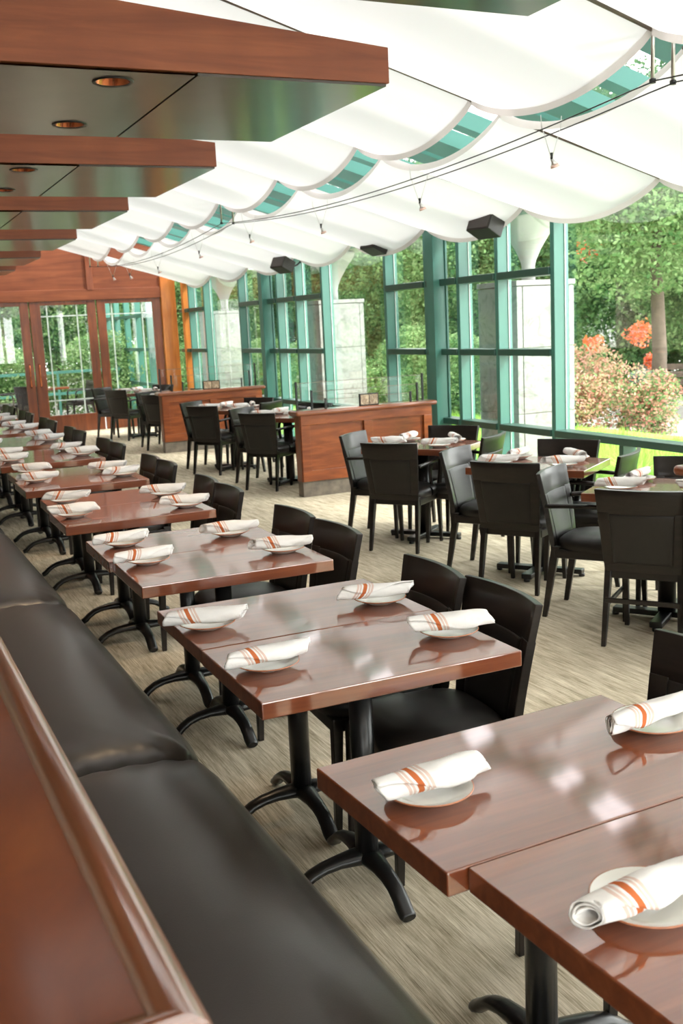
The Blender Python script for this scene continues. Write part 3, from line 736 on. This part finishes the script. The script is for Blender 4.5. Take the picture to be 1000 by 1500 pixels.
for gi, (lab, C_, ch) in enumerate(groups):
    C_ = Vector(C_)
    put_table(gt_p, C_.x, C_.y, A35 + PI / 2, 'cherry wood table turned cornerwise, ' + lab, 'tables on the window side')
    for key, d in (('P', SV), ('Q', -LV), ('R', -SV), ('T', LV)):
        if key not in ch: continue
        p = C_ - d * (ch[key] - .28 + .0); ang = math.degrees(math.atan2(d.y, d.x))
        pr = arm_p
        if gi == 0 and key == 'P': pr = str_p
        if gi == 1 and key in 'PQ': pr = side_p
        put_chair(pr, p.x, p.y, ang + random.uniform(-3, 3), 'black %s %s, table %s' % ('armchair' if pr is not side_p else 'chair', side_names[key], lab), 'chairs around the window-side tables')
    pls = [(.22, -.16), (-.22, -.16), (.20, .17), (-.20, .17)]
    for q, (a, b) in enumerate(pls):
        p = C_ + LV * a + SV * b
        setting(p.x, p.y, (-28, -30, 30, 78)[q] + random.uniform(-8, 8), 'at the %s place, cornerwise table %s' % (('left', 'front', 'rear', 'right')[q], lab))

# ------------------------------------------------------------------ outside
GZ = -.12
mb = MB().box(XO, 60, -10, 70, GZ - .1, GZ).box(-30, XO, YD + .2, 70, GZ - .1, GZ).box(-4, XO, YD + .1, 23.4, GZ, 0); struct('ground_pavement', mb, M['path'])
mb = MB().grid(lambda u, v: (XO + .4 + 3.2 * u, 2 + 26 * v, GZ + .02 + .16 * u + .03 * math.sin(9 * v + 5 * u)), 10, 40); lw = struct('ground_lawn', mb, simple('lawn_soil', (.22, .42, .07), .9, var=.25, nscale=30))
def quads(centers, size, mat_idx=None, up=.3):
    n = len(centers); a = rng.normal(size=(n, 3)); a[:, 2] *= (1 - up); a /= np.linalg.norm(a, axis=1)[:, None]
    b = np.cross(a, rng.normal(size=(n, 3))); b /= np.linalg.norm(b, axis=1)[:, None]
    s = (size * rng.uniform(.6, 1.3, n))[:, None]
    v = np.stack([centers - a * s, centers + b * s * .55, centers + a * s, centers - b * s * .55], 1).reshape(-1, 3)
    return v, np.arange(4 * n).reshape(-1, 4)
def leaf_obj(name, centers, size, mats, parent=None, mi=None):
    v, f = quads(centers, size); me = bpy.data.meshes.new(name)
    me.vertices.add(len(v)); me.vertices.foreach_set('co', v.ravel()); me.loops.add(len(f) * 4); me.loops.foreach_set('vertex_index', f.ravel())
    me.polygons.add(len(f)); me.polygons.foreach_set('loop_start', np.arange(0, len(f) * 4, 4)); me.polygons.foreach_set('loop_total', np.full(len(f), 4))
    for m in mats: me.materials.append(m)
    if mi is not None: me.polygons.foreach_set('material_index', mi)
    me.update(calc_edges=True); me.validate()
    o = bpy.data.objects.new(name, me); COL.objects.link(o)
    if parent: o.parent = parent
    return o
def crown_pts(n, R, H, zc):
    out = []
    for _ in range(26):
        c = rng.normal(size=3); c /= np.linalg.norm(c); c *= np.array([R, R, H]) * rng.uniform(.35, .85)
        k = n // 26; p = rng.normal(size=(k, 3)); p /= np.linalg.norm(p, axis=1)[:, None]; p *= rng.uniform(.55, 1.0, k)[:, None] ** .5 * np.array([R, R, H]) * .42
        out.append(p + c)
    p = np.concatenate(out); p[:, 2] += zc; return p
def tree(R, H, zc, n, size, mats, name='broadleaf_tree'):
    root = empty(name)
    pts = crown_pts(n, R, H, zc)
    mi = rng.integers(0, len(mats), len(pts))
    leaf_obj('crown', pts, size, mats, root, mi)
    m = MB().tube([(0, 0, 0), (.05, .03, zc * .35), (-.04, .05, zc * .75), (0, 0, zc)], [.16, .13, .10, .05], 10)
    for k in range(6):
        a = k * 1.05; m.tube([(0, 0, zc * (.45 + .07 * k)), (math.cos(a) * R * .35, math.sin(a) * R * .35, zc * (.6 + .07 * k)), (math.cos(a) * R * .65, math.sin(a) * R * .65, zc * (.85 + .05 * k))], [.06, .04, .015], 6)
    m.build('trunk', M['trunk'], root)
    return root
t1 = tree(2.6, 2.6, 3.3, 52000, .048, [M['green_a'], M['green_b']])
t2 = tree(2.9, 3.2, 3.9, 60000, .055, [M['green_a'], M['green_c']])
b1 = empty('round_shrub'); leaf_obj('foliage', crown_pts(20800, 1.2, .8, .75), .03, [M['green_b'], M['green_a']], b1, rng.integers(0, 2, 26 * 800)); MB().tube([(0, 0, 0), (0, 0, .7)], [.05, .02], 6).build('stem', M['trunk'], b1)
spots = []
for k in range(12):
    spots.append((14.6 + 1.0 * math.sin(k * 2.1), 13.5 + 3.9 * k, k % 2)); 
for k in range(9): spots.append((20.5 + 1.2 * math.cos(k * 1.7), 15 + 6.0 * k, (k + 1) % 2))
for k in range(7): spots.append((-12 + 3.5 * k, 32 + 1.2 * math.sin(k * 2), k % 2))
for k in range(6): spots.append((-11.5 + 3.3 * k, 27.2 + .8 * math.sin(k * 3), (k + 1) % 2))
for i, (x, y, kk) in enumerate(spots):
    src = t1 if kk == 0 else t2
    o = src if src.name not in used else copy_tree(src); used.add(src.name)
    o.location = (x, y, GZ); o.rotation_euler[2] = i * 1.3; s = .9 + .25 * ((i * 37) % 10) / 10; o.scale = (s, s, s)
    beyond = y > 24 and x < 9.5
    tag(o, 'leafy green tree beyond the glass doors' if beyond else 'leafy green tree beyond the window wall', 'tree', 'trees beyond the doors' if beyond else 'trees beyond the window wall')
sh = []
for k in range(9): sh.append((9.9 + .5 * math.sin(k * 1.9), 16.2 + 2.9 * k, 1.0 + .15 * math.sin(k)))
for k in range(11): sh.append((17.0 + .6 * math.cos(k * 2.3), 15.5 + 3.4 * k, 2.0))
for k in range(7): sh.append((-6 + 2.3 * k, 24.3, 1.25))
for i, (x, y, s) in enumerate(sh):
    o = b1 if i == 0 else copy_tree(b1); o.location = (x, y, GZ); o.scale = (s, s, s); o.rotation_euler[2] = i
    dd = y == 24.3
    tag(o, 'rounded green shrub outside %s' % ('beyond the glass doors' if dd else 'behind the marble piers'), 'shrub', 'shrubs outside the %s' % ('doors' if dd else 'windows'))
# lawn grass tufts close to the glass
def grass(x0, x1, y0, y1, n, name, lab, mats, h=.16):
    c = np.stack([rng.uniform(x0, x1, n), rng.uniform(y0, y1, n), np.zeros(n)], 1)
    vs = np.zeros((n, 3, 3)); a = rng.uniform(0, 2 * PI, n); w = .012; hh = h * rng.uniform(.5, 1.3, n)
    vs[:, 0] = c + np.stack([np.cos(a) * w, np.sin(a) * w, 0 * a], 1); vs[:, 1] = c - np.stack([np.cos(a) * w, np.sin(a) * w, 0 * a], 1)
    vs[:, 2] = c + np.stack([rng.normal(size=n) * .05, rng.normal(size=n) * .05, hh], 1)
    base = GZ + .02 + .16 * (c[:, 0] - XO - .4) / 3.2
    vs[:, :, 2] += np.clip(base, GZ, 1)[:, None]
    me = bpy.data.meshes.new(name); me.from_pydata(vs.reshape(-1, 3).tolist(), [], np.arange(3 * n).reshape(-1, 3).tolist()); me.materials.append(mats)
    o = bpy.data.objects.new(name, me); COL.objects.link(o); tag(o, lab, 'grass', kind='stuff')
grass(XO + .35, 9.2, 5.5, 16, 26000, 'lawn_grass', 'bright green grass just outside the window wall', M['lawnleaf'])
tuft0 = empty('grass_clump')
n = 500; m = MB()
for k in range(n):
    a = random.uniform(0, 2 * PI); r = random.uniform(0, .1); l = random.uniform(.2, .38); rr = random.uniform(.1, .36)
    p0 = Vector((r * math.cos(a), r * math.sin(a), 0)); p1 = p0 + Vector((rr * .35 * math.cos(a), rr * .35 * math.sin(a), l * .8)); p2 = p0 + Vector((rr * math.cos(a), rr * math.sin(a), l))
    sd = Vector((-math.sin(a), math.cos(a), 0)) * .006
    m.add([p0 - sd, p0 + sd, p1 + sd, p1 - sd, p2], [(0, 1, 2, 3), (3, 2, 4)], 0, False)
m.build('blades', M['lawnleaf'], tuft0)
for i, (x, y) in enumerate([(6.5, 6.6), (6.8, 6.1), (6.35, 7.3), (6.4, 8.0), (7.1, 7.0), (6.55, 10.9), (6.6, 12.0)]):
    o = tuft0 if i == 0 else copy_tree(tuft0); o.location = (x, y, GZ + .05); o.rotation_euler[2] = i; o.scale = (1.2, 1.2, 1.2 + .1 * (i % 3))
    tag(o, 'pale green clump of ornamental grass against the outside of the glass', 'grass clump', 'ornamental grass clumps outside')
# marble piers with flared white columns
for k in range(3):
    y = 9.32 + PER * k; X0, X1 = 6.46, 7.2; top = 2.09
    r = empty('marble_pier', (X0, y, GZ)); h = top - GZ
    zs = [0, .68 - GZ, 1.38 - GZ, top - .06 - GZ]
    for a, b in zip(zs[:-1], zs[1:]):
        MB().box(.075, X1 - X0 - .075, -.004, .75, a + .006, b - .006).box(0, .068, 0, .75, a + .006, b - .006).box(X1 - X0 - .068, X1 - X0, 0, .75, a + .006, b - .006).build('marble_slab', M['marble'], r, .003)
    MB().box(.01, X1 - X0 - .01, .01, .74, 0, h - .06).build('core', simple('pier_joint', (.32, .32, .30), .8), r)
    MB().box(-.01, X1 - X0 + .01, -.012, .76, h - .055, h).build('cap_slab', M['marble'], r, .003)
    lab = ('nearest the camera, beside the large window', 'the middle one', 'farthest from the camera')[k]
    tag(r, 'pale rough marble pier outside the glass, ' + lab, 'pier', 'marble piers outside')
    q = empty('flared_column', (6.88, y + .38, top + .002))
    MB().lathe([(.001, 0), (.075, 0), (.072, .16), (.085, .22), (.14, .34), (.24, .50), (.33, .62), (.35, .66), (.36, .70), (.001, .72)], n=28).build('capital', M['concrete'], q)
    MB().box(-.55, .55, -.9, .9, .72, .80).build('canopy_slab', M['concrete'], q, .01)
    tag(q, 'white funnel-shaped concrete column on the marble pier ' + lab, 'column', 'funnel columns outside')
# flowering shrub, tree, bin and bench seen through the large window
def blossom(x, y, z, R, n, mats, name, lab, cat, size=.05, H=None, grp=None):
    r = empty(name, (x, y, z)); p = crown_pts(n, R, H or R * .8, R * .75)
    leaf_obj('foliage', p, size, mats, r, rng.integers(0, len(mats), len(p)))
    MB().tube([(0, 0, 0), (0, 0, R * .8)], [.03, .01], 6).build('stem', M['trunk'], r); tag(r, lab, cat, grp)
blossom(10.0, 12.9, GZ, .95, 14000, [M['tan'], M['pink'], M['green_b'], M['tan']], 'flowering_shrub', 'tan and pink flowering shrub outside beside the nearest marble pier', 'shrub', .028)
blossom(10.6, 12.2, GZ, .62, 7000, [M['pink'], M['green_b'], M['green_b'], M['tan']], 'flowering_shrub', 'pink flowering shrub outside in front of the dark tree trunk', 'shrub', .028)
for i, (x, y, z, s, w) in enumerate([(11.6, 14.5, 1.05, .17, 'low beside the marble pier'), (11.9, 13.7, 1.15, .24, 'largest, left of the dark tree trunk'), (11.2, 12.6, .85, .13, 'against the dark tree trunk'), (11.3, 14.2, 2.6, .2, 'high beside the marble pier'), (12.6, 13.4, 2.7, .16, 'high by the right edge')]):
    blossom(x, y, z, s, 520, [M['orange'], M['orange'], M['pink']], 'orange_blossom_cluster', 'small orange blossom cluster among leaves outside, ' + w, 'blossom', .03, s)
r = empty('slim_street_tree', (11.1, 12.35, GZ)); MB().tube([(0, 0, 0), (.03, 0, 1.2), (-.02, .04, 2.6), (0, 0, 4)], [.13, .11, .09, .05], 12).build('trunk', M['trunk'], r)
leaf_obj('crown', crown_pts(24000, 2.0, 1.5, 3.6), .045, [M['green_a'], M['green_b']], r, rng.integers(0, 2, 26 * (24000 // 26))); tag(r, 'tree with a slim dark trunk outside the large window by the litter bin', 'tree')
r = empty('litter_bin', (11.5, 13.15, GZ)); MB().lathe([(.001, 0), (.19, 0), (.22, .05), (.22, .75), (.20, .80)], n=20).build('drum', M['bin'], r); MB().lathe([(.23, .78), (.23, .84), (.10, .90), (.001, .91)], n=20).build('lid', M['bin'], r); tag(r, 'dark green litter bin outside next to the slim tree trunk', 'litter bin')
r = empty('park_bench', (12.6, 13.4, GZ))
for k in range(4): MB().box(-.8, .8, .02 + .11 * k, .1 + .11 * k, .42, .45).build('seat_slat', M['trunk'], r)
for k in range(3): MB().box(-.8, .8, .46, .49, .55 + .13 * k, .65 + .13 * k).build('back_slat', M['trunk'], r)
for x in (-.65, .65): MB().box(x - .03, x + .03, .0, .5, 0, .42).box(x - .03, x + .03, .46, .5, .42, .92).build('leg_frame', M['bin'], r)
r.rotation_euler[2] = -.7; tag(r, 'slatted park bench outside beyond the slim tree, at the right edge', 'bench')
# terrace beyond the glass doors: continuing steel frames, railing, table and chairs
fr = empty('steel_wall_frame', (XI - .1, YD + 1, 0))  # the window wall's steel frame carried on outside the doors
for k in range(6):
    y = .1 + .95 * k; MB().box(0, .12, y, y + .10, 0, 2.9).build('post', M['teal'], fr, .004)
for z in (.66, 1.39, 2.10): MB().box(-.02, .08, .1, 5, z - .03, z + .04).build('rail', M['teal_shaded'], fr, .004)
tag(fr, 'row of teal steel posts continuing outside beyond the right-hand glass door', 'steel frame')
rl = empty('terrace_railing', (1.0, 23.2, GZ))
for z in (.62, 1.08): MB().box(-6, 4.5, -.03, .03, z, z + .06).build('rail', M['teal'], rl)
for k in range(9): MB().box(-6 + 1.3 * k, -5.95 + 1.3 * k, -.025, .025, 0, 1.1).build('post', M['teal'], rl)
tag(rl, 'teal railing along the terrace beyond the glass doors', 'railing')
o = copy_tree(gt_p); o.location = (3.55, 21.6, 0); o.rotation_euler[2] = .3; tag(o, 'table outside on the terrace beyond the glass doors', 'table')
for x, y, a, w in ((3.2, 20.95, 60, 'with its back to the doors'), (4.25, 21.7, 190, 'on the right of the terrace table'), (2.85, 21.75, -20, 'on the left of the terrace table')):
    o = copy_tree(arm_p); o.location = (x, y, 0); o.rotation_euler[2] = math.radians(a - 90); tag(o, 'black armchair outside on the terrace, ' + w, 'chair', 'terrace chairs beyond the doors')

# ------------------------------------------------------------------ light
w = bpy.data.worlds.new('overcast_sky'); scene.world = w; w.use_nodes = True; nt = w.node_tree; nt.nodes.clear()
bg = nt.nodes.new('ShaderNodeBackground'); out = nt.nodes.new('ShaderNodeOutputWorld')
tc = nt.nodes.new('ShaderNodeTexCoord'); sx = nt.nodes.new('ShaderNodeSeparateXYZ'); nt.links.new(tc.outputs['Generated'], sx.inputs[0])
rp = ramp(nt, [(.45, (.66, .66, .63)), (.54, (1, .985, .97)), (.72, (.86, .86, .86)), (1, (.74, .73, .72))]); mm = nt.nodes.new('ShaderNodeMapRange'); mm.inputs[1].default_value = -1; mm.inputs[2].default_value = 1
nt.links.new(sx.outputs[2], mm.inputs[0]); nt.links.new(mm.outputs[0], rp.inputs[0]); nt.links.new(rp.outputs[0], bg.inputs[0]); bg.inputs[1].default_value = 3.6
nt.links.new(bg.outputs[0], out.inputs[0])
sd = bpy.data.lights.new('hazy_sun', 'SUN'); sd.energy = 2.2; sd.angle = math.radians(9); sd.color = (1, .97, .92)
so = bpy.data.objects.new('hazy_sun', sd); COL.objects.link(so)
dirv = Vector((-.62, .60, -.72)).normalized(); so.rotation_euler = dirv.to_track_quat('-Z', 'Y').to_euler(); so.location = (12, -6, 12)
# warm recessed lamps of the canopies
for i, (y, lab) in enumerate(dls[:4]):
    ld = bpy.data.lights.new('downlight_lamp', 'SPOT'); ld.energy = 14; ld.color = (1, .72, .45); ld.spot_size = 1.5; ld.spot_blend = .6; ld.shadow_soft_size = .04
    lo = bpy.data.objects.new('downlight_lamp', ld); COL.objects.link(lo); lo.location = (1.17, y, ZS - .03)

vs_ = scene.view_settings; scene.display_settings.display_device = 'sRGB'; vs_.view_transform = 'Standard'; vs_.look = 'None'; vs_.exposure = 1.42; vs_.gamma = 1; vs_.use_curve_mapping = False
